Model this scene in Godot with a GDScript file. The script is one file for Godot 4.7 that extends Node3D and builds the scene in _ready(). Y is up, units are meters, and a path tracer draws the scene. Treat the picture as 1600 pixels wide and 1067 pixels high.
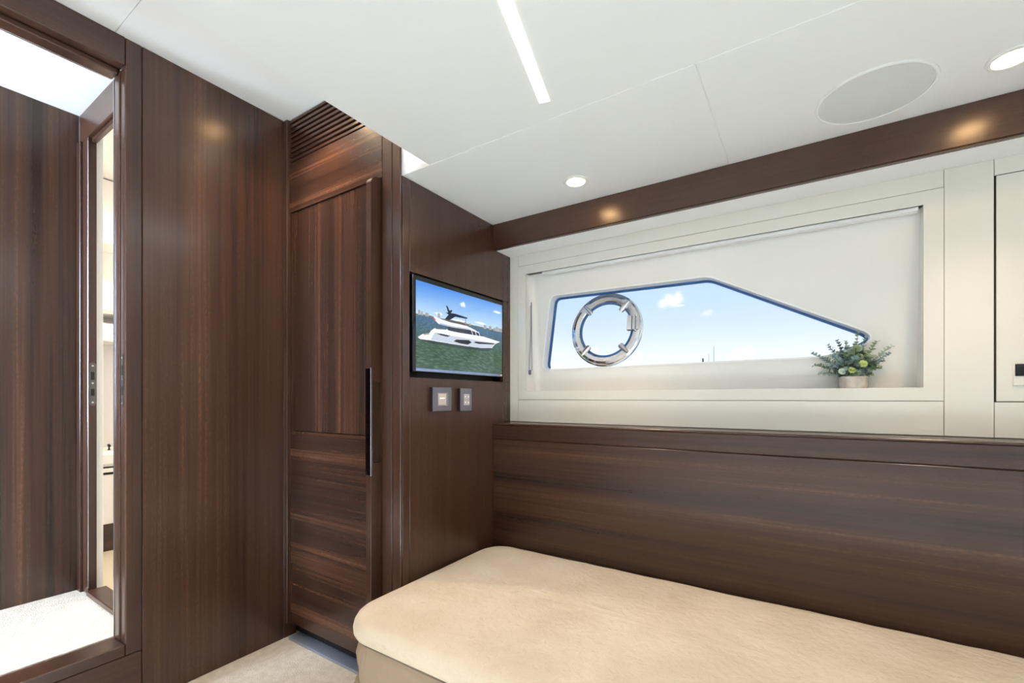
extends Node3D
# A yacht guest cabin. Room axes: u runs along the window wall, v runs towards it, y is up;
# world x = -u, world z = -v, the eye stands at u = v = 0, 1.10 m above the carpet.

const EYE := 1.10
var M := {}
var rng := RandomNumberGenerator.new()

# ---------------------------------------------------------------- helpers
func P(u: float, v: float, y: float) -> Vector3:
	return Vector3(-u, y, -v)

func mb() -> SurfaceTool:
	var st := SurfaceTool.new()
	st.begin(Mesh.PRIMITIVE_TRIANGLES)
	return st

func tri(st: SurfaceTool, a: Vector3, b: Vector3, c: Vector3, n: Vector3) -> void:
	var q := [a, b, c]
	if (b - a).cross(c - a).dot(n) > 0.0:
		q = [a, c, b]
	for p in q:
		st.set_normal(n)
		st.add_vertex(p)

func quad(st: SurfaceTool, a: Vector3, b: Vector3, c: Vector3, d: Vector3, n: Vector3) -> void:
	tri(st, a, b, c, n)
	tri(st, a, c, d, n)

# a quad whose corners carry their own normals
func squad(st: SurfaceTool, p: Array, n: Array) -> void:
	var face: Vector3 = n[0] + n[1] + n[2] + n[3]
	for t in [[0, 1, 2], [0, 2, 3]]:
		var a: Vector3 = p[t[0]]
		var b: Vector3 = p[t[1]]
		var c: Vector3 = p[t[2]]
		var order: Array = t if (b - a).cross(c - a).dot(face) <= 0.0 else [t[0], t[2], t[1]]
		for k in order:
			st.set_normal(n[k])
			st.add_vertex(p[k])

# chamfered box between two corners
func bx(st: SurfaceTool, u0: float, u1: float, v0: float, v1: float, y0: float, y1: float, b := 0.0015) -> void:
	var lo := Vector3(-maxf(u0, u1), minf(y0, y1), -maxf(v0, v1))
	var hi := Vector3(-minf(u0, u1), maxf(y0, y1), -minf(v0, v1))
	wbox(st, lo, hi, b)

func wbox(st: SurfaceTool, lo: Vector3, hi: Vector3, b := 0.0015) -> void:
	b = minf(b, 0.45 * minf(hi.x - lo.x, minf(hi.y - lo.y, hi.z - lo.z)))
	var face := {}
	for ax in 3:
		for s in [0, 1]:
			var n := Vector3.ZERO
			n[ax] = -1.0 if s == 0 else 1.0
			var pts := {}
			var a1 := (ax + 1) % 3
			var a2 := (ax + 2) % 3
			for i in [0, 1]:
				for j in [0, 1]:
					var p := Vector3.ZERO
					p[ax] = hi[ax] if s == 1 else lo[ax]
					p[a1] = (hi[a1] - b) if i == 1 else (lo[a1] + b)
					p[a2] = (hi[a2] - b) if j == 1 else (lo[a2] + b)
					var key := [0, 0, 0]
					key[ax] = s
					key[a1] = i
					key[a2] = j
					pts[key] = p
			face[[ax, s]] = pts
			var k := []
			for ij in [[0, 0], [1, 0], [1, 1], [0, 1]]:
				var key := [0, 0, 0]
				key[ax] = s
				key[a1] = ij[0]
				key[a2] = ij[1]
				k.append(pts[key])
			quad(st, k[0], k[1], k[2], k[3], n)
	if b <= 0.0:
		return
	for ax in 3:                                   # edges parallel to ax
		var a1 := (ax + 1) % 3
		var a2 := (ax + 2) % 3
		for i in [0, 1]:
			for j in [0, 1]:
				var k0 := [0, 0, 0]
				var k1 := [0, 0, 0]
				k0[a1] = i
				k1[a1] = i
				k0[a2] = j
				k1[a2] = j
				k1[ax] = 1
				var n := Vector3.ZERO
				n[a1] = 2.0 * i - 1.0
				n[a2] = 2.0 * j - 1.0
				quad(st, face[[a1, i]][k0], face[[a1, i]][k1], face[[a2, j]][k1], face[[a2, j]][k0], n.normalized())
	for i in [0, 1]:
		for j in [0, 1]:
			for l in [0, 1]:
				var key := [i, j, l]
				tri(st, face[[0, i]][key], face[[1, j]][key], face[[2, l]][key], Vector3(2.0 * i - 1.0, 2.0 * j - 1.0, 2.0 * l - 1.0).normalized())

# round bar along a path
func tube(st: SurfaceTool, path: Array, r: float, seg := 8, closed := false) -> void:
	var rings := []
	var norms := []
	var n := path.size()
	for i in n:
		var a: Vector3 = path[(i - 1 + n) % n] if closed else path[maxi(i - 1, 0)]
		var b: Vector3 = path[(i + 1) % n] if closed else path[mini(i + 1, n - 1)]
		var t := (b - a).normalized()
		var up := Vector3.UP if absf(t.y) < 0.9 else Vector3.RIGHT
		var s := t.cross(up).normalized()
		var w := s.cross(t)
		var ring := []
		var nn := []
		for k in seg:
			var d := s * cos(TAU * k / seg) + w * sin(TAU * k / seg)
			ring.append(path[i] + d * r)
			nn.append(d)
		rings.append(ring)
		norms.append(nn)
	for i in (n if closed else n - 1):
		var j := (i + 1) % n
		for k in seg:
			var l := (k + 1) % seg
			squad(st, [rings[i][k], rings[i][l], rings[j][l], rings[j][k]], [norms[i][k], norms[i][l], norms[j][l], norms[j][k]])
	if not closed:
		for e in [0, n - 1]:
			var d: Vector3 = (path[0] - path[1]) if e == 0 else (path[n - 1] - path[n - 2])
			for k in seg:
				tri(st, path[e], rings[e][k], rings[e][(k + 1) % seg], d.normalized())

# profile of (radius, height) turned about the axis of xf's y
func lathe(st: SurfaceTool, prof: Array, xf: Transform3D, seg := 40, closed := false) -> void:
	var m := prof.size()
	for i in (m if closed else m - 1):
		var p: Vector2 = prof[i]
		var q: Vector2 = prof[(i + 1) % m]
		var e := (q - p)
		if e.length() < 1e-7:
			continue
		var nn := Vector2(e.y, -e.x).normalized()
		for k in seg:
			var a0 := TAU * k / seg
			var a1 := TAU * (k + 1) / seg
			var d0 := Vector3(cos(a0), 0, sin(a0))
			var d1 := Vector3(cos(a1), 0, sin(a1))
			var n0 := (xf.basis * (d0 * nn.x + Vector3.UP * nn.y)).normalized()
			var n1 := (xf.basis * (d1 * nn.x + Vector3.UP * nn.y)).normalized()
			var ps := [xf * (d0 * p.x + Vector3.UP * p.y), xf * (d1 * p.x + Vector3.UP * p.y), xf * (d1 * q.x + Vector3.UP * q.y), xf * (d0 * q.x + Vector3.UP * q.y)]
			if p.x < 1e-6:
				tri3(st, [ps[0], ps[2], ps[3]], [n0, n1, n0])
			elif q.x < 1e-6:
				tri3(st, [ps[0], ps[1], ps[2]], [n0, n1, n0])
			else:
				squad(st, ps, [n0, n1, n1, n0])

func tri3(st: SurfaceTool, p: Array, n: Array) -> void:
	var face: Vector3 = n[0] + n[1] + n[2]
	var o := [0, 1, 2] if (p[1] - p[0]).cross(p[2] - p[0]).dot(face) <= 0.0 else [0, 2, 1]
	for k in o:
		st.set_normal(n[k])
		st.add_vertex(p[k])

# polygon (Vector2 list) pushed from depth a to depth b; to3 maps (point, depth) to the room
func prism(st: SurfaceTool, poly: PackedVector2Array, to3: Callable, a: float, b: float) -> void:
	var idx := Geometry2D.triangulate_polygon(poly)
	var na: Vector3 = (to3.call(Vector2.ZERO, a) - to3.call(Vector2.ZERO, b)).normalized()
	for i in range(0, idx.size(), 3):
		tri(st, to3.call(poly[idx[i]], a), to3.call(poly[idx[i + 1]], a), to3.call(poly[idx[i + 2]], a), na)
		tri(st, to3.call(poly[idx[i]], b), to3.call(poly[idx[i + 1]], b), to3.call(poly[idx[i + 2]], b), -na)
	var cw := Geometry2D.is_polygon_clockwise(poly)
	for i in poly.size():
		var p := poly[i]
		var q := poly[(i + 1) % poly.size()]
		var d := (q - p).normalized()
		var o := Vector2(d.y, -d.x) * (-1.0 if cw else 1.0)
		var n: Vector3 = (to3.call(p + o, a) - to3.call(p, a)).normalized()
		quad(st, to3.call(p, a), to3.call(q, a), to3.call(q, b), to3.call(p, b), n)

func gpos(o: Node) -> Vector3:
	var s := Vector3.ZERO
	while o != null and o != self:
		s += (o as Node3D).position
		o = o.get_parent()
	return s

# commit a shape as one named mesh; shapes are given in room coordinates
func obj(called: String, st: SurfaceTool, m: Material, parent: Node = self) -> MeshInstance3D:
	var o := MeshInstance3D.new()
	o.name = called
	o.mesh = st.commit()
	o.material_override = m
	parent.add_child(o, true)
	o.position = -gpos(parent) if parent != self else Vector3.ZERO
	return o

func part(called: String, m: Material, parent: Node, u0: float, u1: float, v0: float, v1: float, y0: float, y1: float, b := 0.0015) -> MeshInstance3D:
	var st := mb()
	bx(st, u0, u1, v0, v1, y0, y1, b)
	return obj(called, st, m, parent)

func thing(called: String, label: String, category: String, at: Vector3, group := "") -> Node3D:
	var o := Node3D.new()
	o.name = called
	add_child(o, true)
	o.position = at
	o.set_meta("label", label)
	o.set_meta("category", category)
	if group != "":
		o.set_meta("group", group)
	return o

func struct(called: String, label := "") -> Node3D:
	var o := Node3D.new()
	o.name = called
	add_child(o, true)
	o.set_meta("kind", "structure")
	if label != "":
		o.set_meta("label", label)
	return o

func mat(called: String, c: Color, rough := 0.5, metal := 0.0, spec := 0.5) -> StandardMaterial3D:
	var m := StandardMaterial3D.new()
	m.resource_name = called
	m.albedo_color = c
	m.roughness = rough
	m.metallic = metal
	m.metallic_specular = spec
	M[called] = m
	return m

func glow(called: String, c: Color, k: float) -> StandardMaterial3D:
	var m := mat(called, Color(0.9, 0.9, 0.9), 0.6)
	m.emission_enabled = true
	m.emission = c
	m.emission_energy_multiplier = k
	return m

func C(r: int, g: int, b: int) -> Color:
	return Color8(r, g, b)

# ---------------------------------------------------------------- textures
func noise(freq: float, seed_: int, oct := 3) -> FastNoiseLite:
	var n := FastNoiseLite.new()
	n.seed = seed_
	n.noise_type = FastNoiseLite.TYPE_SIMPLEX_SMOOTH
	n.frequency = freq
	n.fractal_octaves = oct
	return n

# dark stained veneer, grain along the image's y; 1.25 m across, 2.5 m along
func veneer(seed_: int, bold: float) -> Image:
	var w := 1024
	var h := 768
	var broad := noise(1.0, seed_, 2)
	var streak := noise(1.0, seed_ + 1, 3)
	var fibre := noise(1.0, seed_ + 2, 2)
	var figure := noise(1.0, seed_ + 3, 2)
	var dark := Color(0.0195, 0.0090, 0.0062)
	var mid := Color(0.059, 0.0252, 0.0152)
	var light := Color(0.176, 0.080, 0.043)
	var data := PackedByteArray()
	data.resize(w * h * 3)
	var at := 0
	for y in h:
		var fy := float(y) / h
		for x in w:
			var a := TAU * x / w
			var cx := cos(a)
			var sx := sin(a)
			var b := broad.get_noise_3d(cx * 2.1, sx * 2.1, fy * 0.5)
			var s := streak.get_noise_3d(cx * 13.0, sx * 13.0, fy * 1.6)
			var f := fibre.get_noise_3d(cx * 70.0, sx * 70.0, fy * 9.0)
			var g := figure.get_noise_3d(cx * 24.0, sx * 24.0, fy * 130.0)
			var t := 0.51 - 0.15 * bold + bold * (0.62 * b + 0.34 * s) + 0.09 * f + 0.14 * g * clampf(0.5 + s * 1.6, 0.0, 1.0)
			t = clampf(t, 0.0, 1.0)
			var c := dark.lerp(mid, minf(t * 2.0, 1.0)) if t < 0.5 else mid.lerp(light, pow((t - 0.5) * 2.0, 1.5))
			c = c.linear_to_srgb()
			data[at] = int(c.r * 255.0)
			data[at + 1] = int(c.g * 255.0)
			data[at + 2] = int(c.b * 255.0)
			at += 3
	return Image.create_from_data(w, h, false, Image.FORMAT_RGB8, data)

func ramp_image(size: int, freq: float, seed_: int, a: Color, b: Color, oct := 4, fine := 0.0) -> ImageTexture:
	var n := noise(freq, seed_, oct)
	var src := n.get_seamless_image(size, size)
	var r := RandomNumberGenerator.new()
	r.seed = seed_
	var im := Image.create(size, size, false, Image.FORMAT_RGB8)
	for y in size:
		for x in size:
			var t := src.get_pixel(x, y).r + (r.randf() - 0.5) * fine
			im.set_pixel(x, y, a.lerp(b, clampf(t, 0.0, 1.0)))
	return ImageTexture.create_from_image(im)

func tri_map(m: StandardMaterial3D, sc: Vector3, off := Vector3.ZERO) -> void:
	m.uv1_triplanar = true
	m.uv1_world_triplanar = true
	m.uv1_triplanar_sharpness = 40.0
	m.uv1_scale = sc
	m.uv1_offset = off

func wood(called: String, tex: Texture2D, horizontal: bool, off: Vector3, rough := 0.27) -> void:
	var m := mat(called, Color.WHITE, rough, 0.0, 0.54)
	m.albedo_texture = tex
	tri_map(m, Vector3(0.4, 0.8, 0.4) if horizontal else Vector3(0.8, 0.4, 0.8), off)

# ---------------------------------------------------------------- camera, sky, light
func setup_view() -> void:
	var cam := Camera3D.new()
	cam.name = "camera"
	add_child(cam)
	cam.projection = Camera3D.PROJECTION_FRUSTUM
	cam.near = 0.05
	cam.far = 4000.0
	cam.size = 2.0 * 0.05 * 533.5 / 707.0
	cam.frustum_offset = Vector2(0, 0.05 * 87.5 / 707.0)
	cam.position = Vector3(0, EYE, 0)
	cam.rotation.y = deg_to_rad(33.163)
	cam.current = true
	var env := Environment.new()
	env.background_mode = Environment.BG_SKY
	env.tonemap_mode = Environment.TONE_MAPPER_LINEAR
	env.tonemap_exposure = 1.09
	env.sdfgi_enabled = true
	env.ssao_enabled = true
	env.ssil_enabled = true
	var sky := Sky.new()
	var sm := PanoramaSkyMaterial.new()
	sm.panorama = ImageTexture.create_from_image(sky_image())
	sm.energy_multiplier = 1.03
	sky.sky_material = sm
	env.sky = sky
	var we := WorldEnvironment.new()
	we.name = "world_environment"
	we.environment = env
	add_child(we)

# fair-weather sky: pale at the horizon, blue above, a few small cumulus puffs
func sky_image() -> Image:
	var w := 4096
	var h := 2048
	var im := Image.create(w, h, false, Image.FORMAT_RGB8)
	var stops := [[-90.0, C(120, 150, 165)], [-3.0, C(190, 208, 216)], [0.0, C(252, 253, 255)], [3.5, C(249, 251, 255)], [5.2, C(239, 247, 255)], [6.8, C(226, 241, 255)], [8.6, C(212, 232, 255)], [11.0, C(199, 226, 255)], [14.0, C(192, 221, 255)], [25.0, C(168, 204, 250)], [90.0, C(110, 165, 235)]]
	for y in h:
		var el := 90.0 - 180.0 * (y + 0.5) / h
		var c: Color = stops[0][1]
		for k in stops.size() - 1:
			if el >= stops[k][0] and el <= stops[k + 1][0]:
				c = (stops[k][1] as Color).lerp(stops[k + 1][1], (el - stops[k][0]) / (stops[k + 1][0] - stops[k][0]))
		im.fill_rect(Rect2i(0, y, w, 1), c)
	var r := RandomNumberGenerator.new()
	r.seed = 5
	# cumulus: [azimuth from straight out of the window, elevation, size in degrees, density]
	var puffs := [[-13.9, 11.45, 1.0, 0.95], [-9.95, 9.75, 0.5, 0.35], [-6.3, 5.0, 0.9, 0.8], [-23.4, 5.6, 0.8, 0.7], [-18.2, 4.9, 0.9, 0.5]]
	for k in 70:
		puffs.append([r.randf_range(10.0, 325.0), r.randf_range(4.0, 28.0), r.randf_range(0.4, 1.6), r.randf_range(0.3, 0.9)])
	var lumps := [[-1.05, -0.40, 0.55], [-0.55, -0.15, 0.65], [0.0, 0.05, 0.75], [0.5, 0.1, 0.75], [0.95, 0.1, 0.55], [0.85, 0.62, 0.45], [-0.35, 0.35, 0.5], [0.45, -0.35, 0.6]]
	for p in puffs:
		for lp in lumps:
			var az: float = p[0] + (lp[0] + r.randf_range(-0.12, 0.12)) * p[2]
			var el: float = p[1] + (lp[1] + r.randf_range(-0.1, 0.1)) * p[2]
			var pr: float = lp[2] * p[2] / 360.0 * w * r.randf_range(0.8, 1.1)
			var cx := az / 360.0 * w
			var cy := (90.0 - el) / 180.0 * h
			for yy in range(int(cy - 1.5 * pr), int(cy + 1.5 * pr) + 1):
				for xx in range(int(cx - 1.5 * pr), int(cx + 1.5 * pr) + 1):
					var d := Vector2((xx - cx) / pr, (yy - cy) / pr).length()
					var a: float = p[3] * clampf((1.3 - d) * 1.1, 0.0, 1.0) * 0.7
					if a > 0.0:
						var q := posmod(xx, w)
						im.set_pixel(q, yy, im.get_pixel(q, yy).lerp(Color.WHITE, a))
	return im

func spot(called: String, at: Vector3, dir: Vector3, e: float, ang: float, c: Color, size := 0.03, soft := 1.0) -> void:
	var l := SpotLight3D.new()
	l.name = called
	add_child(l, true)
	l.position = at
	l.basis = Basis.looking_at(dir, Vector3.RIGHT if absf(dir.y) > 0.9 else Vector3.UP)
	l.light_energy = e
	l.light_color = c
	l.spot_angle = ang
	l.spot_angle_attenuation = soft
	l.spot_range = 8.0
	l.spot_attenuation = 2.0
	l.light_size = size
	l.shadow_enabled = true

func area(called: String, at: Vector3, dir: Vector3, size: Vector2, e: float, c: Color, up := Vector3.UP) -> void:
	var l := AreaLight3D.new()
	l.name = called
	add_child(l, true)
	l.position = at
	l.basis = Basis.looking_at(dir, up)
	l.area_size = size
	l.light_energy = e
	l.light_color = c
	l.area_range = 10.0
	l.area_attenuation = 2.0
	l.shadow_enabled = true

const WARM := Color(1.0, 0.89, 0.74)
const COOL := Color(0.86, 0.93, 1.0)

func setup_materials() -> void:
	var tex := {}
	for k in [["calm", 11, 0.60], ["bold", 47, 0.85], ["quiet", 83, 0.24]]:
		var img := veneer(k[1], k[2])
		var turned := img.duplicate() as Image
		turned.rotate_90(CLOCKWISE)
		tex[k[0] + "_v"] = ImageTexture.create_from_image(img)
		tex[k[0] + "_h"] = ImageTexture.create_from_image(turned)
	wood("wood_left", tex.calm_v, false, Vector3(0.13, 0.02, 0.31))
	wood("wood_lobby", tex.bold_v, false, Vector3(0.4, 0.02, 0.37))
	wood("wood_door", tex.bold_v, false, Vector3(0.62, 0.02, 0.2))
	wood("wood_door_low", tex.bold_h, true, Vector3(0.1, 0.33, 0.1))
	wood("wood_head", tex.bold_h, true, Vector3(0.1, 0.1, 0.1))
	wood("wood_end", tex.quiet_v, false, Vector3(0.5, 0.02, 0.72))
	wood("wood_side", tex.calm_h, true, Vector3(0.52, 0.55, 0.2))
	wood("wood_side_top", tex.calm_h, true, Vector3(0.52, 0.8, 0.2))
	wood("wood_valance", tex.quiet_h, true, Vector3(0.52, 0.15, 0.2))
	wood("wood_frame", tex.calm_v, false, Vector3(0.9, 0.02, 0.05), 0.3)
	wood("wood_frame_h", tex.calm_h, true, Vector3(0.4, 0.62, 0.3), 0.3)
	wood("wood_post", tex.quiet_v, false, Vector3(0.25, 0.02, 0.66), 0.25)
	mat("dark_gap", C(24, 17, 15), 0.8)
	mat("ceiling_white", C(240, 241, 240), 0.55)
	mat("recess_white", C(240, 240, 238), 0.5)
	mat("lacquer", C(224, 221, 212), 0.16)
	mat("lacquer_gap", C(150, 143, 130), 0.6)
	mat("liner", C(231, 230, 226), 0.4)
	mat("white_plastic", C(242, 243, 244), 0.35)
	mat("gasket", C(32, 84, 138), 0.4)
	mat("chrome", C(225, 226, 230), 0.06, 1.0)
	mat("chrome_dull", C(190, 190, 195), 0.25, 1.0)
	mat("black_gloss", C(9, 10, 14), 0.12)
	mat("black_matte", C(14, 14, 16), 0.5)
	mat("bezel_metal", C(150, 168, 200), 0.2, 0.8)  # blue tint puts the sky reflected in the bezel into its colour
	mat("plate_grey", C(112, 110, 122), 0.38, 0.3)
	mat("plate_edge", C(40, 26, 26), 0.5)
	mat("key_silver", C(196, 188, 186), 0.3, 0.4)
	mat("key_white", C(196, 180, 172), 0.35)
	mat("strike_steel", C(104, 98, 96), 0.4, 0.8)
	mat("speaker_cloth", C(213, 213, 212), 0.85)
	mat("cord", C(92, 96, 112), 0.6)
	mat("gap_daylight_tint", C(150, 160, 178), 0.35, 0.4)  # blue-grey imitates daylight on the carpet under the door
	mat("handle_dark", C(38, 30, 38), 0.08, 0.9)
	mat("ceramic", C(240, 236, 228), 0.15)
	mat("bath_wall", C(238, 234, 228), 0.4)
	mat("bath_floor", C(226, 210, 184), 0.45)
	mat("brass_screw", C(205, 200, 195), 0.3, 0.9)
	mat("sea", C(70, 105, 120), 0.12)
	mat("far_spar", C(196, 210, 228), 0.8)
	var carpet := mat("carpet", Color.WHITE, 0.95, 0.0, 0.2)
	carpet.albedo_texture = ramp_image(512, 0.02, 3, C(208, 197, 182), C(229, 220, 208), 5, 0.25)
	carpet.heightmap_enabled = true
	carpet.heightmap_texture = ramp_image(512, 0.12, 4, Color.BLACK, Color.WHITE, 3, 0.6)
	carpet.heightmap_scale = 0.3
	tri_map(carpet, Vector3(2.2, 2.2, 2.2))
	carpet.uv1_triplanar_sharpness = 4.0
	var fleece := mat("fleece", Color.WHITE, 0.95, 0.0, 0.2)
	fleece.albedo_texture = ramp_image(512, 0.006, 8, C(206, 188, 164), C(222, 207, 187), 5, 0.12)
	fleece.heightmap_enabled = true
	fleece.heightmap_texture = ramp_image(512, 0.05, 9, Color.BLACK, Color.WHITE, 4, 0.25)
	fleece.heightmap_scale = 0.35
	fleece.rim_enabled = true
	fleece.rim = 0.35
	fleece.rim_tint = 0.4
	tri_map(fleece, Vector3(1.1, 1.1, 1.1))
	fleece.uv1_triplanar_sharpness = 4.0
	var side := mat("side_cloth", C(160, 138, 118), 0.9, 0.0, 0.2)
	side.rim_enabled = true
	side.rim = 0.2
	mat("welt", C(120, 104, 90), 0.9, 0.0, 0.2)
	mat("base_cloth", C(158, 142, 120), 0.85, 0.0, 0.3)
	var pot := mat("pot", Color.WHITE, 0.6)
	pot.albedo_texture = ramp_image(128, 0.03, 21, C(205, 198, 190), C(168, 158, 148), 4, 0.1)
	tri_map(pot, Vector3(9, 9, 9))
	var gl := mat("glass", Color(0.93, 0.97, 1.0, 0.03), 0.0, 0.0, 0.25)
	gl.transparency = BaseMaterial3D.TRANSPARENCY_ALPHA
	glow("led_white", Color(1.0, 0.98, 0.94), 3.0)
	glow("lamp_lens", Color(1.0, 0.80, 0.55), 45.0)
	glow("daylit_window", Color(0.86, 0.93, 1.0), 2.5)
	glow("lit_key", Color(1.0, 0.97, 0.94), 0.4)
	for k in [["leaf_blue", C(146, 172, 172)], ["leaf_green", C(134, 154, 122)], ["leaf_lime", C(178, 190, 108)], ["leaf_pale", C(182, 198, 182)], ["leaf_dark", C(92, 114, 112)]]:
		var lm := mat(k[0], k[1], 0.65)
		lm.backlight_enabled = true
		lm.backlight = Color(0.25, 0.28, 0.22)
		lm.cull_mode = BaseMaterial3D.CULL_DISABLED
	mat("stem", C(104, 96, 72), 0.8)
	mat("soil", C(60, 52, 50), 0.95)

# ---------------------------------------------------------------- the room
func build_shell() -> void:
	# floors
	var f := struct("floor", "beige carpeted floor")
	part("carpet", M.carpet, f, -1.45, 2.05, -1.35, 1.95, -0.05, 0.0, 0.0)
	part("lobby_carpet", M.carpet, f, 2.097, 2.80, -1.45, 0.64, 0.15, 0.239, 0.0)
	part("bathroom_floor", M.bath_floor, f, 2.097, 3.9, 0.70, 1.9, 0.15, 0.235, 0.0)
	part("door_gap_strip", M.gap_daylight_tint, f, 1.354, 1.975, 1.165, 1.225, 0.0, 0.012, 0.002)  # added strip, coloured like daylit floor in the gap below the door

	# ceiling: low panels over the berth, a higher recess along the passage
	var c := struct("ceiling", "white ceiling panels with a raised recess along the passage")
	part("panel", M.ceiling_white, c, -1.45, 1.121, -1.35, 1.1786, 1.922, 1.95, 0.0012)
	part("panel", M.ceiling_white, c, 0.2324, 1.30, 1.1814, 1.80, 1.922, 1.95, 0.001)
	part("panel", M.ceiling_white, c, -1.45, 0.2304, 1.1814, 1.80, 1.922, 1.95, 0.001)
	part("backing", M.ceiling_white, c, -1.45, 1.084, -1.35, 1.95, 1.951, 1.975, 0.0)
	part("joint_strip", M.ceiling_white, c, -1.45, 1.115, 1.17, 1.19, 1.9245, 1.93, 0.0)
	part("joint_strip", M.ceiling_white, c, 0.22, 0.24, 1.191, 1.78, 1.9245, 1.93, 0.0)
	part("recess_side", M.recess_white, c, 1.085, 1.112, -1.35, 1.19, 1.952, 2.37, 0.0)
	part("recess_end", M.recess_white, c, 1.085, 1.34, 1.1845, 1.21, 1.9225, 2.37, 0.0)
	part("recess_panel", M.recess_white, c, 1.08, 2.097, -1.35, 0.5584, 2.362, 2.40, 0.001)
	part("recess_panel", M.recess_white, c, 1.08, 2.097, 0.5596, 1.25, 2.362, 2.40, 0.001)
	part("lobby_panel", M.recess_white, c, 2.098, 2.80, -1.45, 0.70, 2.362, 2.40, 0.003)
	part("bathroom_panel", M.bath_wall, c, 2.098, 3.9, 0.701, 1.9, 2.362, 2.40, 0.003)

	# wall on the passage side: veneer panel, open doorway with its frame, raised sill
	var w := struct("wall_left", "dark veneer wall with an open doorway")
	part("panel", M.wood_left, w, 2.002, 2.03, 0.635, 1.158, 0.0, 2.362, 0.002)
	part("pilaster", M.wood_frame, w, 2.0015, 2.03, 0.587, 0.6335, 0.195, 2.362, 0.002)
	part("base_panel", M.wood_frame_h, w, 2.003, 2.03, -0.165, 0.6335, 0.0, 0.193, 0.002)
	part("head_panel", M.wood_frame_h, w, 2.0005, 2.097, -0.165, 0.5855, 2.263, 2.362, 0.002)
	part("core", M.wood_frame, w, 2.031, 2.097, 0.602, 1.30, 0.0, 2.362, 0.0)
	part("sill", M.wood_frame_h, w, 1.999, 2.097, -0.165, 0.5855, 0.195, 0.235, 0.003)
	part("jamb", M.wood_frame, w, 2.004, 2.04, 0.585, 0.601, 0.235, 2.263, 0.002)
	part("jamb_lining", M.wood_frame, w, 2.041, 2.092, 0.580, 0.601, 0.236, 2.262, 0.003)
	part("head_stop", M.wood_frame_h, w, 2.041, 2.097, -0.165, 0.577, 2.243, 2.262, 0.003)
	part("edge_bead", M.chrome_dull, w, 2.086, 2.092, 0.578, 0.5799, 0.24, 2.243, 0.0008)
	part("edge_bead", M.chrome_dull, w, 2.0895, 2.097, -0.165, 0.5735, 2.2410, 2.2429, 0.0008)
	part("panel", M.wood_left, w, 2.002, 2.097, -1.35, -0.166, 0.0, 2.362, 0.002)
	part("corner_strip", M.wood_frame, w, 1.977, 2.0015, 1.1595, 1.22, 0.072, 2.362, 0.002)
	part("corner_strip", M.wood_frame, w, 2.002, 2.03, 1.1595, 1.22, 0.0, 2.362, 0.002)
	strike_plate(w, true)

	# wall behind the passage: door header, vent slats, pilaster
	var d := struct("wall_passage", "veneer wall with a slatted vent above the door")
	part("header_panel", M.wood_head, d, 1.356, 1.976, 1.17, 1.20, 1.939, 2.163, 0.0015)
	for k in 9:
		var y0 := 2.168 + k * 0.0222
		part("slat", M.wood_head, d, 1.356, 1.976, 1.17, 1.196, y0, y0 + 0.0125, 0.0015)
	part("vent_backing", M.dark_gap, d, 1.34, 1.99, 1.215, 1.23, 2.15, 2.362, 0.0)
	part("pilaster", M.wood_post, d, 1.302, 1.354, 1.17, 1.23, 0.0, 2.362, 0.0015)
	part("pilaster", M.wood_post, d, 1.2545, 1.3005, 1.17, 1.178, 0.0, 2.362, 0.0055)
	part("core", M.dark_gap, d, 1.3, 2.1, 1.235, 1.30, 0.0, 2.362, 0.0)
	part("plinth", M.dark_gap, d, 1.354, 1.976, 1.222, 1.234, 0.0, 0.3, 0.0)  # added dark board, stands for the shade beyond the door gap

	# end wall with the television
	var e := struct("wall_end", "veneer end wall of the berth")
	part("stile", M.wood_post, e, 1.2545, 1.30, 1.1795, 1.2155, 0.0, 1.9215, 0.0012)
	part("upper_panel", M.wood_end, e, 1.2545, 1.275, 1.217, 1.903, 1.5765, 1.9215, 0.0012)
	part("side_panel", M.wood_end, e, 1.2545, 1.275, 1.8405, 1.903, 1.1775, 1.5755, 0.0012)
	part("lower_panel", M.wood_end, e, 1.2545, 1.275, 1.217, 1.903, 0.0, 1.1765, 0.0012)
	part("recess_back", M.black_matte, e, 1.32, 1.335, 1.21, 1.95, 0.0, 1.95, 0.0)
	part("recess_side", M.black_matte, e, 1.276, 1.319, 1.8405, 1.86, 1.17, 1.58, 0.0)
	part("recess_bottom", M.black_gloss, e, 1.276, 1.319, 1.217, 1.84, 1.16, 1.1755, 0.0)

	# window wall: lacquered panels with fine joints
	var n := struct("wall_window", "cream lacquered window wall")
	var V0 := 1.902
	part("joint_backing", M.lacquer_gap, n, 1.164, 1.30, 1.907, 1.93, 0.95, 1.85, 0.0)
	part("joint_backing", M.lacquer_gap, n, -1.45, -0.306, 1.907, 1.93, 0.95, 1.85, 0.0)
	part("joint_backing", M.lacquer_gap, n, -0.306, 1.164, 1.907, 1.93, 0.95, 1.130, 0.0)
	part("joint_backing", M.lacquer_gap, n, -0.306, 1.164, 1.907, 1.93, 1.708, 1.85, 0.0)
	part("edge_strip", M.lacquer, n, 1.207, 1.2545, V0, 1.906, 0.981, 1.81, 0.0008)
	part("bottom_rail", M.lacquer, n, -0.352, 1.2055, V0, 1.906, 0.981, 1.088, 0.0008)
	part("top_rail", M.lacquer, n, -0.352, 1.2055, V0, 1.906, 1.751, 1.81, 0.0008)
	part("stile", M.lacquer, n, -0.4615, -0.3535, V0, 1.906, 0.981, 1.81, 0.0008)
	part("cabinet_top_rail", M.lacquer, n, -1.45, -0.463, V0, 1.906, 1.757, 1.81, 0.0008)
	part("cabinet_bottom_rail", M.lacquer, n, -1.45, -0.463, V0, 1.906, 0.981, 1.086, 0.0008)
	# frame round the bay, four mitred sides in one moulding
	var st := mb()
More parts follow.
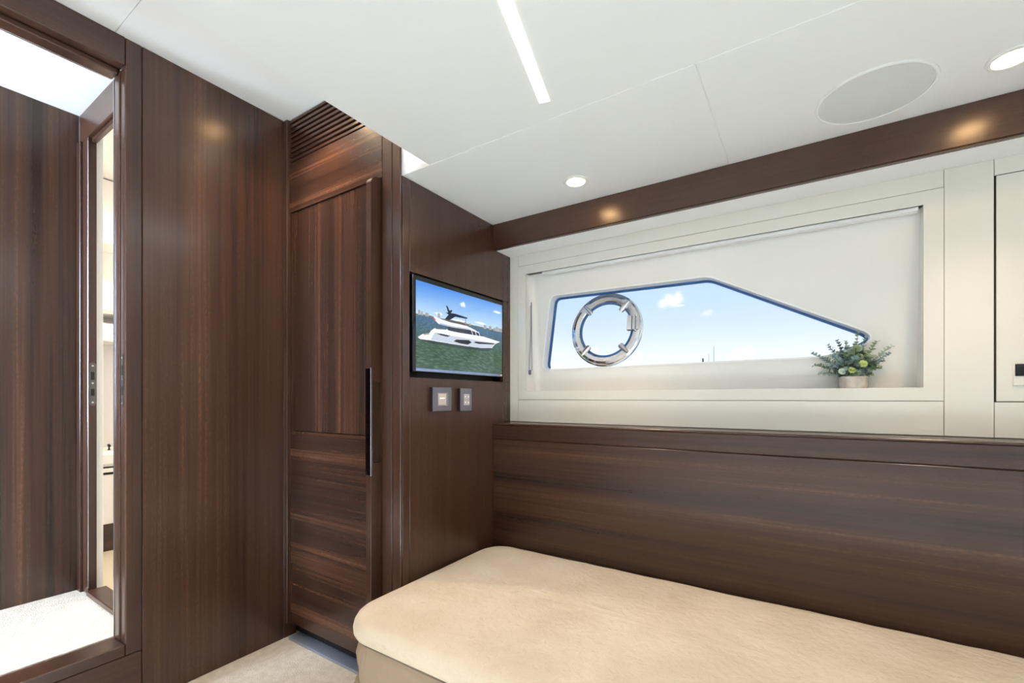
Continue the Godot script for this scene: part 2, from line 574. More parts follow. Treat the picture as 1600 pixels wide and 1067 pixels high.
	frame_ring(st, [-0.352, 1.2055, 1.090, 1.749], [-0.305, 1.163, 1.1315, 1.707], V0 - 0.001, 1.906)
	obj("bay_frame", st, M.lacquer, n)
	part("outer_hull", M.liner, n, -1.45, 1.6, 2.12, 2.14, 0.0, 1.115, 0.0)
	part("outer_hull", M.liner, n, -1.45, 1.6, 2.12, 2.14, 1.73, 2.0, 0.0)
	part("lower_wall", M.lacquer, n, -1.45, 1.3, 1.93, 1.95, 0.0, 0.96, 0.0)
	build_bay(n)

	# berth side panelling, ledge, valance and soffit
	var t := struct("trim_1", "dark veneer valance under the ceiling")
	part("fascia", M.wood_valance, t, -1.45, 1.2535, 1.752, 1.772, 1.8055, 1.9215, 0.0015)
	part("lower_edge", M.wood_valance, t, -1.45, 1.2535, 1.7555, 1.772, 1.801, 1.805, 0.001)
	part("soffit", M.ceiling_white, t, -1.45, 1.2535, 1.7725, 1.9015, 1.804, 1.82, 0.001)
	var s := struct("wall_berth", "dark veneer panelling beside the berth")
	part("upper_band", M.wood_side_top, s, -1.45, 1.2535, 1.752, 1.78, 0.9065, 0.970, 0.001)
	part("lower_panel", M.wood_side, s, -1.45, 1.2535, 1.752, 1.78, 0.0, 0.906, 0.004)
	part("ledge", M.wood_side_top, s, -1.45, 1.2535, 1.7505, 1.9015, 0.9705, 0.979, 0.002)
	part("gap_backing", M.dark_gap, s, -1.45, 1.2535, 1.781, 1.80, 0.0, 0.97, 0.0)

	# the half of the cabin behind the eye: pale lacquered wardrobe doors and the berth's head wall
	var b := struct("wall_back", "white lacquered wardrobe wall")
	for k in 5:
		part("wardrobe_door", M.white_plastic, b, -1.45 + k * 0.69, -0.763 + k * 0.69, -1.37, -1.35, 0.0, 1.921 if k < 4 else 2.362, 0.002)
	part("core", M.lacquer_gap, b, -1.5, 2.10, -1.40, -1.371, 0.0, 2.40, 0.0)
	var hw := struct("wall_head", "white head wall of the berth")
	part("panel", M.white_plastic, hw, -1.47, -1.4505, -1.35, 1.90, 0.0, 1.921, 0.002)

	# lobby beyond the doorway
	var l := struct("wall_lobby", "veneer wall of the lobby")
	part("panel", M.wood_lobby, l, 2.735, 2.76, -1.45, 0.6375, 0.239, 2.362, 0.0015)
	part("header", M.wood_frame_h, l, 2.098, 2.7345, 0.638, 0.668, 2.235, 2.362, 0.0015)
	part("head_stop", M.wood_frame_h, l, 2.098, 2.62, 0.652, 0.668, 2.217, 2.2345, 0.001)
	part("architrave", M.wood_frame, l, 2.69, 2.7345, 0.628, 0.668, 0.239, 2.2345, 0.002)
	part("architrave", M.wood_frame, l, 2.62, 2.689, 0.638, 0.668, 0.245, 2.2345, 0.002)
	part("edge_bead", M.chrome_dull, l, 2.6172, 2.6196, 0.637, 0.6405, 0.27, 2.216, 0.0008)
	part("door_sill", M.wood_frame_h, l, 2.098, 2.6195, 0.632, 0.70, 0.24, 0.262, 0.002)
	part("door_lining", M.bath_wall, l, 2.66, 2.735, 0.669, 0.70, 0.24, 2.362, 0.001)
	part("end_wall", M.wood_lobby, l, 2.098, 2.735, -1.45, -1.43, 0.239, 0.95, 0.001)
	part("end_wall", M.wood_lobby, l, 2.098, 2.735, -1.45, -1.43, 2.25, 2.362, 0.001)
	part("inner_panel", M.wood_lobby, l, 2.0975, 2.102, -1.45, -0.166, 0.239, 2.362, 0.001)
	strike_plate(l, false)
	# frosted companionway pane that brings daylight down into the lobby
	var win := struct("window_2", "frosted companionway pane glowing with daylight")
	part("pane", M.daylit_window, win, 2.105, 2.73, -1.445, -1.435, 0.955, 2.245, 0.001)

	# shower room
	var q := struct("wall_bathroom_far", "pale shower room wall behind the vanity")
	part("panel", M.bath_wall, q, 3.6, 3.63, 0.70, 1.9, 0.235, 2.362, 0.0)
	q = struct("wall_bathroom_outer", "pale shower room wall on the hull side")
	part("panel", M.bath_wall, q, 2.10, 3.6, 1.45, 1.48, 0.235, 2.362, 0.0)
	q = struct("wall_bathroom_lobby", "pale shower room wall beside the lobby")
	part("panel", M.bath_wall, q, 2.76, 3.6, 0.66, 0.70, 0.235, 2.362, 0.0)
	q = struct("wall_bathroom_cabin", "pale shower room wall backing the cabin")
	part("inner_panel", M.bath_wall, q, 2.098, 2.11, 0.71, 1.45, 0.235, 2.362, 0.0)

func frame_ring(st: SurfaceTool, o: Array, i: Array, va: float, vb: float) -> void:
	var ou := [[o[0], o[2]], [o[1], o[2]], [o[1], o[3]], [o[0], o[3]]]
	var inn := [[i[0], i[2]], [i[1], i[2]], [i[1], i[3]], [i[0], i[3]]]
	var cen := P((i[0] + i[1]) / 2, va, (i[2] + i[3]) / 2)
	for k in 4:
		var j := (k + 1) % 4
		quad(st, P(ou[k][0], va, ou[k][1]), P(ou[j][0], va, ou[j][1]), P(inn[j][0], va, inn[j][1]), P(inn[k][0], va, inn[k][1]), Vector3(0, 0, 1))
		for r in [ou, inn]:
			var a := P(r[k][0], va, r[k][1])
			var b := P(r[j][0], va, r[j][1])
			var m := (a + b) / 2 - cen
			var n := Vector3(signf(m.x) if absf(a.x - b.x) < 1e-5 else 0.0, signf(m.y) if absf(a.y - b.y) < 1e-5 else 0.0, 0)
			quad(st, a, b, P(r[j][0], vb, r[j][1]), P(r[k][0], vb, r[k][1]), n if r == ou else -n)

# a steel strike plate with two mortises and three screws, let into a jamb
func strike_plate(parent: Node, on_cabin_jamb: bool) -> void:
	var w := 0.0235 if not on_cabin_jamb else 0.020
	var h := 0.190
	var poly := PackedVector2Array()
	var r := w / 2
	for k in 13:
		poly.append(Vector2(cos(PI * k / 12.0) * r, h / 2 - r + sin(PI * k / 12.0) * r))
	for k in 13:
		poly.append(Vector2(-cos(PI * k / 12.0) * r, -h / 2 + r - sin(PI * k / 12.0) * r))
	var to3: Callable
	var c := Vector3.ZERO
	if on_cabin_jamb:
		to3 = func(p: Vector2, d: float) -> Vector3: return P(2.022 + p.x, 0.585 - d, 1.16 + p.y)
	else:
		to3 = func(p: Vector2, d: float) -> Vector3: return P(2.62 - d, 0.6535 + p.x, 1.1585 + p.y)
	var st := mb()
	prism(st, poly, to3, 0.002, 0.0)
	var plate := obj("strike_plate", st, M.strike_steel, parent)
	plate.set_meta("label", "steel strike plate")
	for s in [[0.036, 0.034], [-0.036, 0.03]]:
		st = mb()
		prism(st, PackedVector2Array([Vector2(-0.006, s[0] - s[1] / 2), Vector2(0.006, s[0] - s[1] / 2), Vector2(0.006, s[0] + s[1] / 2), Vector2(-0.006, s[0] + s[1] / 2)]), to3, 0.0026, 0.0019)
		obj("mortise", st, M.dark_gap, plate)
	for y in [0.08, 0.004, -0.08]:
		st = mb()
		var pl := PackedVector2Array()
		for k in 12:
			pl.append(Vector2(cos(TAU * k / 12.0) * 0.004, y + sin(TAU * k / 12.0) * 0.004))
		prism(st, pl, to3, 0.0032, 0.0019)
		obj("screw", st, M.brass_screw, plate)

# ---------------------------------------------------------------- window bay
func LV(h: float, off := 0.0) -> float:
	return 2.013 + off - 0.11 * h

# rounded polygon from corners [u, h, radius]
func rounded(c: Array, per := 8) -> Array:
	var out := []
	var n := c.size()
	for i in n:
		var p := Vector2(c[i][0], c[i][1])
		var a := (Vector2(c[(i - 1 + n) % n][0], c[(i - 1 + n) % n][1]) - p)
		var b := (Vector2(c[(i + 1) % n][0], c[(i + 1) % n][1]) - p)
		var half := absf(a.angle_to(b)) / 2.0
		var cut: float = minf(c[i][2] / tan(half), minf(a.length(), b.length()) * 0.49)
		var s := p + a.normalized() * cut
		var e := p + b.normalized() * cut
		for k in per + 1:
			var t := float(k) / per
			out.append(s.lerp(p, t).lerp(p.lerp(e, t), t))
	return out

func window_outline(grow: float) -> Array:
	var c := [[1.051, 0.495, 0.04], [1.119, 0.141, 0.03], [-0.055, 0.150, 0.22], [-0.213, 0.205, 0.03], [0.335, 0.486, 0.11]]
	var pts := rounded(c)
	# resample evenly, then push outwards
	var res := []
	var cen := Vector2(0.45, 0.30)
	var n := pts.size()
	for i in n:
		var a: Vector2 = pts[i]
		var b: Vector2 = pts[(i + 1) % n]
		var steps := maxi(1, int(a.distance_to(b) / 0.03))
		for k in steps:
			res.append(a.lerp(b, float(k) / steps))
	var out := []
	n = res.size()
	for i in n:
		var t: Vector2 = (res[(i + 1) % n] - res[(i - 1 + n) % n]).normalized()
		var o := Vector2(t.y, -t.x)
		if o.dot(res[i] - cen) < 0.0:
			o = -o
		out.append(res[i] + o * grow)
	return out

func ring_between(st: SurfaceTool, a: Array, b: Array, va: float, vb: float, toward: float) -> void:
	# loft between two outlines lying at two depths behind the liner
	var n := a.size()
	var cen := Vector2(0.45, 0.30)
	for i in n:
		var j := (i + 1) % n
		var p := [P(a[i].x, LV(a[i].y, va), a[i].y + EYE), P(a[j].x, LV(a[j].y, va), a[j].y + EYE), P(b[j].x, LV(b[j].y, vb), b[j].y + EYE), P(b[i].x, LV(b[i].y, vb), b[i].y + EYE)]
		var fn: Vector3 = (p[1] - p[0]).cross(p[3] - p[0]).normalized()
		var want := Vector3(0, 0, 1) if toward == 0.0 else Vector3((a[i].x - cen.x), -(a[i].y - cen.y), 0.0) * toward
		if fn.dot(want) < 0.0:
			fn = -fn
		quad(st, p[0], p[1], p[2], p[3], fn)

func build_bay(n: Node3D) -> void:
	var u0 := -0.305
	var u1 := 1.163
	var y0 := 1.1305
	var y1 := 1.708
	part("bay_sill", M.liner, n, u0 - 0.02, u1 + 0.02, 1.9065, 2.12, 1.105, y0, 0.0)
	part("bay_head", M.liner, n, u0 - 0.02, u1 + 0.02, 1.9065, 2.10, y1, 1.73, 0.0)
	# left cheek runs into the hull lining with a soft fillet, right cheek is square
	var st := mb()
	var prof := [[u1, 1.9065]]
	var r := 0.032
	for k in 9:
		var a := PI / 2 * k / 8.0
		prof.append([u1 - r + r * cos(a), -1.0 + sin(a) * r])      # second value relative to the lining
	prof.append([u1 - r - 0.012, -1.0 + r])
	for i in prof.size() - 1:
		var q := []
		var nn := []
		for s in [[i, y0 - 0.01], [i + 1, y0 - 0.01], [i + 1, y1 + 0.01], [i, y1 + 0.01]]:
			var e: Array = prof[s[0]]
			var v: float = e[1] if e[1] > 0.0 else LV(s[1] - EYE) - r + (e[1] + 1.0)
			q.append(P(e[0], v, s[1]))
			var a := clampf((s[0] - 1) / 8.0, 0.0, 1.0) * PI / 2
			nn.append(Vector3(cos(a), 0, sin(a)))
		squad(st, q, nn)
	obj("bay_cheek", st, M.liner, n)
	part("bay_cheek", M.liner, n, u0 - 0.02, u0, 1.9065, 2.10, y0 - 0.01, y1 + 0.01, 0.0)
	# hull lining with the window cut out
	var inner := window_outline(0.0)
	var cen := Vector2(0.45, 0.30)
	var outer := []
	for p in inner:
		var d: Vector2 = (p - cen).normalized()
		var lim := [u0 - 0.005 - cen.x, u1 - r - 0.01 - cen.x, y0 - 0.012 - EYE - cen.y, y1 + 0.012 - EYE - cen.y]
		var t := 1e9
		if d.x > 1e-6:
			t = minf(t, lim[1] / d.x)
		if d.x < -1e-6:
			t = minf(t, lim[0] / d.x)
		if d.y > 1e-6:
			t = minf(t, lim[3] / d.y)
		if d.y < -1e-6:
			t = minf(t, lim[2] / d.y)
		outer.append(cen + d * t)
	# the four corners of the lining are reached by snapping the nearest outline point
	for cn in [Vector2(u0 - 0.005, y0 - 0.012 - EYE), Vector2(u1 - r - 0.01, y0 - 0.012 - EYE), Vector2(u1 - r - 0.01, y1 + 0.012 - EYE), Vector2(u0 - 0.005, y1 + 0.012 - EYE)]:
		var best := 0
		for i in outer.size():
			if outer[i].distance_to(cn) < outer[best].distance_to(cn):
				best = i
		outer[best] = cn
	st = mb()
	ring_between(st, outer, inner, 0.0, 0.0, 0.0)
	obj("hull_lining", st, M.liner, n)

	var w := struct("window_1", "angular hull window with a round opening port")
	var wide := window_outline(0.006)
	st = mb()
	ring_between(st, wide, inner, -0.003, -0.003, 0.0)
	ring_between(st, inner, window_outline(-0.002), -0.003, 0.046, -1.0)
	ring_between(st, wide, wide, -0.003, 0.001, 1.0)
	obj("rim", st, M.white_plastic, w)
	st = mb()
	var g0 := window_outline(-0.001)
	var g1 := []
	var deep := window_outline(-0.0105)
	for i in g0.size():
		g1.append(g0[i].lerp(deep[i], clampf((g0[i].y - 0.152) / 0.05, 0.0, 1.0) if g0[i].x < 0.95 or g0[i].y < 0.147 else 1.0))
	ring_between(st, g0, g1, 0.040, 0.040, 0.0)
	ring_between(st, g1, g1, 0.040, 0.052, -1.0)
	obj("gasket", st, M.gasket, w)
	st = mb()
	var pl := PackedVector2Array()
	for p in window_outline(0.0):
		pl.append(p)
	prism(st, pl, func(p: Vector2, d: float) -> Vector3: return P(p.x, LV(p.y, d), p.y + EYE), 0.048, 0.054)
	obj("pane", st, M.glass, w)
	# round opening port
	var pc := Vector2(0.793, 0.317)
	var nrm := Vector3(0, 0.11, 1).normalized()
	var side := Vector3(1, 0, 0)
	var xf := Transform3D(Basis(side, nrm, side.cross(nrm)), P(pc.x, LV(pc.y, 0.048), pc.y + EYE))
	st = mb()
	var prof2 := [Vector2(0.131, 0.0), Vector2(0.131, 0.012), Vector2(0.135, 0.016), Vector2(0.152, 0.0175), Vector2(0.163, 0.0145), Vector2(0.168, 0.011), Vector2(0.1735, 0.0095), Vector2(0.1745, 0.006), Vector2(0.1745, 0.0)]
	lathe(st, prof2, xf, 96)
	var ring := obj("port_ring", st, M.chrome, w)
	ring.set_meta("label", "chrome ring of the round port")
	st = mb()
	lathe(st, [Vector2(0.1225, 0.0), Vector2(0.1225, 0.011), Vector2(0.1309, 0.0125), Vector2(0.1309, 0.0)], xf, 96)
	obj("port_seal", st, M.gasket, w)
	for ang in [48.0, 132.0, 226.0, 314.0]:
		var a := deg_to_rad(ang)
		# angle measured from the room's right, upwards, in the plane of the pane
		var rad := (xf.basis.x * cos(a) - xf.basis.z * sin(a)).normalized()
		var tan_ := nrm.cross(rad)
		st = mb()
		var base := xf.origin + nrm * 0.016
		var sect := [[0.106, 0.006, 0.004], [0.108, 0.0115, 0.010], [0.117, 0.0145, 0.015], [0.136, 0.0125, 0.014], [0.154, 0.008, 0.010], [0.165, 0.003, 0.004]]
		var rings := []
		for s in sect:
			var rr := []
			for k in 10:
				var t := PI * k / 9.0
				rr.append(base + rad * s[0] + tan_ * s[1] * cos(t) + nrm * s[2] * sin(t))
			rings.append(rr)
		for i in rings.size() - 1:
			for k in 9:
				var q := [rings[i][k], rings[i][k + 1], rings[i + 1][k + 1], rings[i + 1][k]]
				var ns := []
				for m in [[i, k], [i, k + 1], [i + 1, k + 1], [i + 1, k]]:
					var t: float = PI * m[1] / 9.0
					ns.append((tan_ * cos(t) + nrm * sin(t)).normalized())
				squad(st, q, ns)
		for k in 9:
			tri(st, base + rad * 0.106, rings[0][k], rings[0][k + 1], -rad)
		obj("clamp", st, M.chrome, ring)
	# latch box on the right of the ring
	st = mb()
	var lx := xf.origin + xf.basis.x * 0.135 - xf.basis.z * 0.018
	var lm := func(lo: Vector3, hi: Vector3) -> void:
		var s2 := mb()
		wbox(s2, lo, hi, 0.003)
		var arr := s2.commit_to_arrays()
		for k in arr[Mesh.ARRAY_VERTEX].size():
			var q: Vector3 = arr[Mesh.ARRAY_VERTEX][k]
			var m: Vector3 = arr[Mesh.ARRAY_NORMAL][k]
			st.set_normal(xf.basis * m)
			st.add_vertex(lx + xf.basis * q)
	lm.call(Vector3(-0.028, 0.012, -0.035), Vector3(-0.004, 0.030, 0.035))
	lm.call(Vector3(-0.003, 0.012, -0.036), Vector3(0.010, 0.034, 0.036))
	lm.call(Vector3(0.011, 0.012, -0.034), Vector3(0.026, 0.024, 0.034))
	obj("latch", st, M.chrome, ring)

# ---------------------------------------------------------------- passage door
func build_door() -> void:
	var d := struct("door_1", "dark veneer passage door with a full-height wooden grip")
	var vf := 1.1745
	part("upper_leaf", M.wood_door, d, 1.398, 1.975, vf, 1.21, 0.951, 1.936, 0.0015)
	part("lower_leaf", M.wood_door_low, d, 1.398, 1.975, vf, 1.21, 0.074, 0.9485, 0.0015)
	# grip post: rounded at the top, with a finger pocket cut into its side
	var st := mb()
	var prof := PackedVector2Array()      # (v, y)
	prof.append(Vector2(1.21, 1.157))
	prof.append(Vector2(1.21, 1.938))
	prof.append(Vector2(1.165, 1.938))
	for k in 9:
		var a := PI / 2 * k / 8.0
		prof.append(Vector2(1.163 - 0.033 * sin(a), 1.938 - 0.033 * (1.0 - cos(a))))
	prof.append(Vector2(1.130, 1.157))
	var to3 := func(p: Vector2, dd: float) -> Vector3: return P(dd, p.x, p.y)
	prism(st, prof, to3, 1.3695, 1.3975)
	bx(st, 1.3695, 1.3975, 1.130, 1.21, 0.074, 0.853, 0.001)
	bx(st, 1.3875, 1.3975, 1.130, 1.21, 0.853, 1.157, 0.0)
	bx(st, 1.3695, 1.3975, 1.130, 1.139, 0.853, 1.157, 0.0005)
	bx(st, 1.3695, 1.3975, 1.182, 1.21, 0.853, 1.157, 0.0005)
	var grip := obj("grip", st, M.wood_post, d)
	st = mb()
	bx(st, 1.3685, 1.397, 1.1265, 1.1295, 0.806, 1.211, 0.001)
	var hp := obj("handle_plate", st, M.handle_dark, grip)
	hp.set_meta("label", "polished dark metal handle plate")
	st = mb()
	bx(st, 1.3665, 1.3690, 1.1262, 1.136, 0.806, 1.211, 0.0008)
	bx(st, 1.369, 1.397, 1.1262, 1.136, 1.2085, 1.211, 0.0005)
	bx(st, 1.369, 1.397, 1.1262, 1.136, 0.806, 0.8085, 0.0005)
	obj("handle_edge", st, M.chrome, grip)
	part("latch_strip", M.white_plastic, d, 1.4, 1.4065, 1.1705, 1.1745, 1.862, 1.905, 0.0005)

# ---------------------------------------------------------------- television and switches
func fill_poly(im: Image, pts: Array, c: Color) -> void:
	var w := im.get_width()
	var h := im.get_height()
	var y0 := 1e9
	var y1 := -1e9
	for p in pts:
		y0 = minf(y0, p[1] * h)
		y1 = maxf(y1, p[1] * h)
	for y in range(maxi(0, int(y0)), mini(h - 1, int(y1)) + 1):
		var xs := []
		for i in pts.size():
			var a: Array = pts[i]
			var b: Array = pts[(i + 1) % pts.size()]
			var ya: float = a[1] * h
			var yb: float = b[1] * h
			var yc := y + 0.5
			if (ya <= yc and yb > yc) or (yb <= yc and ya > yc):
				xs.append((a[0] + (b[0] - a[0]) * (yc - ya) / (yb - ya)) * w)
		xs.sort()
		for k in range(0, xs.size() - 1, 2):
			var xa := clampi(int(round(xs[k])), 0, w)
			var xb := clampi(int(round(xs[k + 1])), 0, w)
			if xb > xa:
				im.fill_rect(Rect2i(xa, y, xb - xa, 1), c)

func screen_image() -> Image:
	var w := 720
	var h := 428
	var im := Image.create(w, h, false, Image.FORMAT_RGB8)
	var wave := noise(1.0, 31, 4)
	var hz := 0.396
	for y in h:
		var fy := (y + 0.5) / h
		for x in w:
			var fx := (x + 0.5) / w
			var c: Color
			if fy < hz:
				c = C(74, 140, 226).lerp(C(196, 222, 248), clampf(pow(fy / hz, 0.8) + (fx - 0.5) * 0.35 * (1.0 - fy / hz), 0.0, 1.0))
			else:
				var t := (fy - hz) / (1.0 - hz)
				c = C(70, 106, 138).lerp(C(58, 88, 62), clampf(t * 1.9 - 0.1, 0.0, 1.0)).lerp(C(62, 96, 98), clampf(t * 2.2 - 1.3, 0.0, 1.0) * 0.35)
				var k := wave.get_noise_2d(fx * (14.0 / (0.35 + t)), t * 60.0 / (0.5 + t)) * 0.5 + 0.15 * wave.get_noise_2d(fx * 90.0, t * 190.0)
				c = c.lightened(clampf(k * 0.55, 0.0, 0.5)) if k > 0.0 else c.darkened(clampf(-k * 0.6, 0.0, 0.5))
			im.set_pixel(x, y, c)
	for cl in [[0.483, 0.140, 0.04, 0.04], [0.93, 0.117, 0.07, 0.022], [0.45, 0.36, 0.1, 0.02], [0.7, 0.33, 0.08, 0.02], [0.22, 0.33, 0.05, 0.02]]:
		for y in range(int((cl[1] - cl[3]) * h), int((cl[1] + cl[3]) * h)):
			for x in range(int((cl[0] - cl[2]) * w), mini(w, int((cl[0] + cl[2]) * w))):
				var d := Vector2((float(x) / w - cl[0]) / cl[2], (float(y) / h - cl[1]) / cl[3]).length()
				d += 0.35 * wave.get_noise_2d(x * 0.05, y * 0.05)
				if d < 1.0:
					im.set_pixel(x, y, im.get_pixel(x, y).lerp(Color.WHITE, clampf((1.0 - d) * 1.6, 0.0, 0.9)))
	# low shore with buildings
	fill_poly(im, [[0.0, 0.386], [0.1, 0.376], [0.25, 0.380], [0.45, 0.372], [0.62, 0.380], [0.8, 0.376], [1.0, 0.372], [1.0, 0.398], [0.0, 0.398]], C(104, 104, 88))
	for b in [[0.02, 0.04, 0.335], [0.045, 0.066, 0.345], [0.085, 0.12, 0.35], [0.21, 0.235, 0.322], [0.50, 0.515, 0.36], [0.56, 0.575, 0.362], [0.743, 0.778, 0.340], [0.812, 0.848, 0.338], [0.872, 0.905, 0.352], [0.905, 0.945, 0.330], [0.945, 1.0, 0.342]]:
		fill_poly(im, [[b[0], b[2]], [b[1], b[2]], [b[1], 0.392], [b[0], 0.392]], C(176, 182, 184))
		for k in 4:
			var yy: float = b[2] + (k + 0.5) * 0.011
			if yy < 0.385:
				fill_poly(im, [[b[0] + 0.003, yy], [b[1] - 0.003, yy], [b[1] - 0.003, yy + 0.005], [b[0] + 0.003, yy + 0.005]], C(120, 128, 134))
	# reflection of the hull, then the motor yacht
	fill_poly(im, [[0.03, 0.665], [0.86, 0.655], [0.80, 0.70], [0.45, 0.715], [0.12, 0.70]], C(44, 66, 52))
	fill_poly(im, [[0.017, 0.652], [0.058, 0.610], [0.127, 0.584], [0.142, 0.552], [0.178, 0.514], [0.306, 0.499], [0.340, 0.511], [0.409, 0.515], [0.736, 0.504], [0.974, 0.539], [0.906, 0.575], [0.848, 0.652], [0.709, 0.676], [0.456, 0.680], [0.107, 0.671], [0.038, 0.671]], C(240, 242, 246))
	fill_poly(im, [[0.178, 0.568], [0.529, 0.570], [0.903, 0.569], [0.848, 0.640], [0.709, 0.665], [0.456, 0.669], [0.142, 0.658]], C(198, 206, 220))
	fill_poly(im, [[0.107, 0.668], [0.456, 0.674], [0.709, 0.668], [0.848, 0.645], [0.84, 0.658], [0.709, 0.680], [0.456, 0.686], [0.12, 0.678]], C(52, 60, 66))
	fill_poly(im, [[0.380, 0.635], [0.409, 0.607], [0.553, 0.589], [0.589, 0.612], [0.541, 0.650], [0.456, 0.650]], C(18, 18, 22))
	fill_poly(im, [[0.611, 0.608], [0.643, 0.592], [0.899, 0.572], [0.877, 0.590], [0.682, 0.616]], C(18, 18, 22))
	fill_poly(im, [[0.194, 0.571], [0.263, 0.567], [0.340, 0.574], [0.312, 0.592], [0.241, 0.586]], C(44, 46, 54))
	fill_poly(im, [[0.312, 0.467], [0.432, 0.460], [0.630, 0.450], [0.739, 0.504], [0.579, 0.510], [0.318, 0.509]], C(50, 54, 66))
	for k in 3:
		var x0 := 0.58 + k * 0.045
		fill_poly(im, [[x0, 0.452], [x0 + 0.008, 0.452], [x0 + 0.03, 0.508], [x0 + 0.02, 0.508]], C(214, 218, 224))
	fill_poly(im, [[0.163, 0.368], [0.230, 0.387], [0.340, 0.404], [0.529, 0.406], [0.630, 0.437], [0.696, 0.471], [0.529, 0.449], [0.363, 0.460], [0.220, 0.455], [0.190, 0.427]], C(236, 238, 242))
	fill_poly(im, [[0.230, 0.440], [0.363, 0.448], [0.529, 0.440], [0.60, 0.452], [0.529, 0.455], [0.363, 0.464], [0.230, 0.458]], C(180, 188, 204))
	fill_poly(im, [[0.340, 0.372], [0.510, 0.382], [0.529, 0.403], [0.363, 0.404]], C(92, 88, 82))
	fill_poly(im, [[0.290, 0.293], [0.397, 0.283], [0.541, 0.298], [0.529, 0.316], [0.397, 0.321], [0.329, 0.382], [0.284, 0.378], [0.323, 0.315]], C(40, 46, 66))
	fill_poly(im, [[0.295, 0.205], [0.312, 0.212], [0.334, 0.262], [0.357, 0.243], [0.363, 0.263], [0.340, 0.294], [0.318, 0.288]], C(34, 40, 58))
	fill_poly(im, [[0.51, 0.31], [0.516, 0.31], [0.526, 0.40], [0.518, 0.40]], C(120, 124, 132))
	fill_poly(im, [[0.160, 0.389], [0.190, 0.403], [0.178, 0.426]], C(206, 84, 84))
	fill_poly(im, [[0.19, 0.51], [0.30, 0.497], [0.30, 0.507], [0.19, 0.522]], C(120, 108, 98))
	fill_poly(im, [[0.07, 0.604], [0.127, 0.588], [0.127, 0.60], [0.075, 0.616]], C(176, 150, 124))
	return im

func build_tv() -> void:
	var y := 1.0 + 0.1
	var t := thing("television", "black flat television in the veneer end wall showing a white motor yacht", "television", P(1.29, 1.53, 1.1775))
	var st := mb()
	bx(st, 1.259, 1.285, 1.235, 1.8395, 1.1985, 1.572, 0.002)
	obj("housing", st, M.black_gloss, t)
	st = mb()
	# screen in room coordinates with its own texture coordinates
	var a := [[1.248, 0.0], [1.831, 1.0]]
	var yt := EYE + 0.4525
	var yb := EYE + 0.116
	for q in [[0, 0], [1, 0], [1, 1], [0, 0], [1, 1], [0, 1]]:
		st.set_normal(Vector3(1, 0, 0))
		st.set_uv(Vector2(q[0], q[1]))
		st.add_vertex(P(1.2586, lerpf(1.2515, 1.8365, q[0]), yt if q[1] == 0 else yb))
	var sm := mat("tv_screen", Color(0.01, 0.01, 0.012), 0.12)
	sm.emission_enabled = true
	sm.emission = Color.WHITE
	sm.emission_operator = BaseMaterial3D.EMISSION_OP_MULTIPLY
	sm.emission_texture = ImageTexture.create_from_image(screen_image())
	sm.emission_energy_multiplier = 1.0
	var sc := obj("screen", st, sm, t)
	sc.set_meta("label", "lit screen picture of a white motor yacht on green water")
	st = mb()
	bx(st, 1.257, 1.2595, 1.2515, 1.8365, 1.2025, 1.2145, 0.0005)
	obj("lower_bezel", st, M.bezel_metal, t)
	st = mb()
	bx(st, 1.2565, 1.257, 1.818, 1.833, 1.2055, 1.212, 0.0002)
	obj("badge", st, M.key_white, t)
	st = mb()
	bx(st, 1.286, 1.319, 1.40, 1.68, 1.25, 1.50, 0.001)
	obj("wall_mount", st, M.black_matte, t)

func build_switches() -> void:
	var a := thing("touch_panel", "square grey wall plate with one pale rocker key under the television", "switch", P(1.2545, 1.375, 1.045))
	var st := mb()
	bx(st, 1.2380, 1.2544, 1.322, 1.433, 1.0455, 1.1405, 0.001)
	obj("back_box", st, M.plate_edge, a)
	st = mb()
	bx(st, 1.2360, 1.2379, 1.322, 1.433, 1.0455, 1.1405, 0.0006)
	obj("plate", st, M.plate_grey, a)
	st = mb()
	frame_yz(st, 1.2345, 1.236, 1.3495, 1.4105, 1.066, 1.119, 0.004)
	obj("key_frame", st, M.chrome_dull, a)
	st = mb()
	bx(st, 1.2340, 1.236, 1.354, 1.400, 1.070, 1.115, 0.0008)
	var k := obj("rocker_key", st, M.key_white, a)
	st = mb()
	bx(st, 1.2335, 1.2341, 1.360, 1.390, 1.0945, 1.0995, 0.0002)
	obj("indicator_bar", st, M.lit_key, k)
	var b := thing("keypad_switch", "narrow grey wall plate with four small silver keys under the television", "switch", P(1.2545, 1.53, 1.04))
	st = mb()
	bx(st, 1.2380, 1.2544, 1.492, 1.568, 1.0425, 1.139, 0.001)
	obj("back_box", st, M.plate_edge, b)
	st = mb()
	bx(st, 1.2360, 1.2379, 1.492, 1.568, 1.0425, 1.139, 0.0006)
	obj("plate", st, M.plate_grey, b)
	for i in 2:
		for j in 2:
			st = mb()
			var v0 := 1.5125 + i * 0.0195
			var y0 := 1.067 + j * 0.0245
			bx(st, 1.2335, 1.236, v0, v0 + 0.0185, y0, y0 + 0.0235, 0.0008)
			var key := obj("key", st, M.key_silver, b)
			st = mb()
			var c := [v0 + 0.009, y0 + 0.012]
			var up := 1.0 if i == 1 else -1.0
			prism(st, PackedVector2Array([Vector2(c[0] - 0.004, c[1] - 0.003 * up), Vector2(c[0] + 0.004, c[1] - 0.003 * up), Vector2(c[0], c[1] + 0.004 * up)]), func(p: Vector2, d: float) -> Vector3: return P(d, p.x, p.y), 1.2331, 1.2336)
			obj("symbol", st, M.lit_key, key)

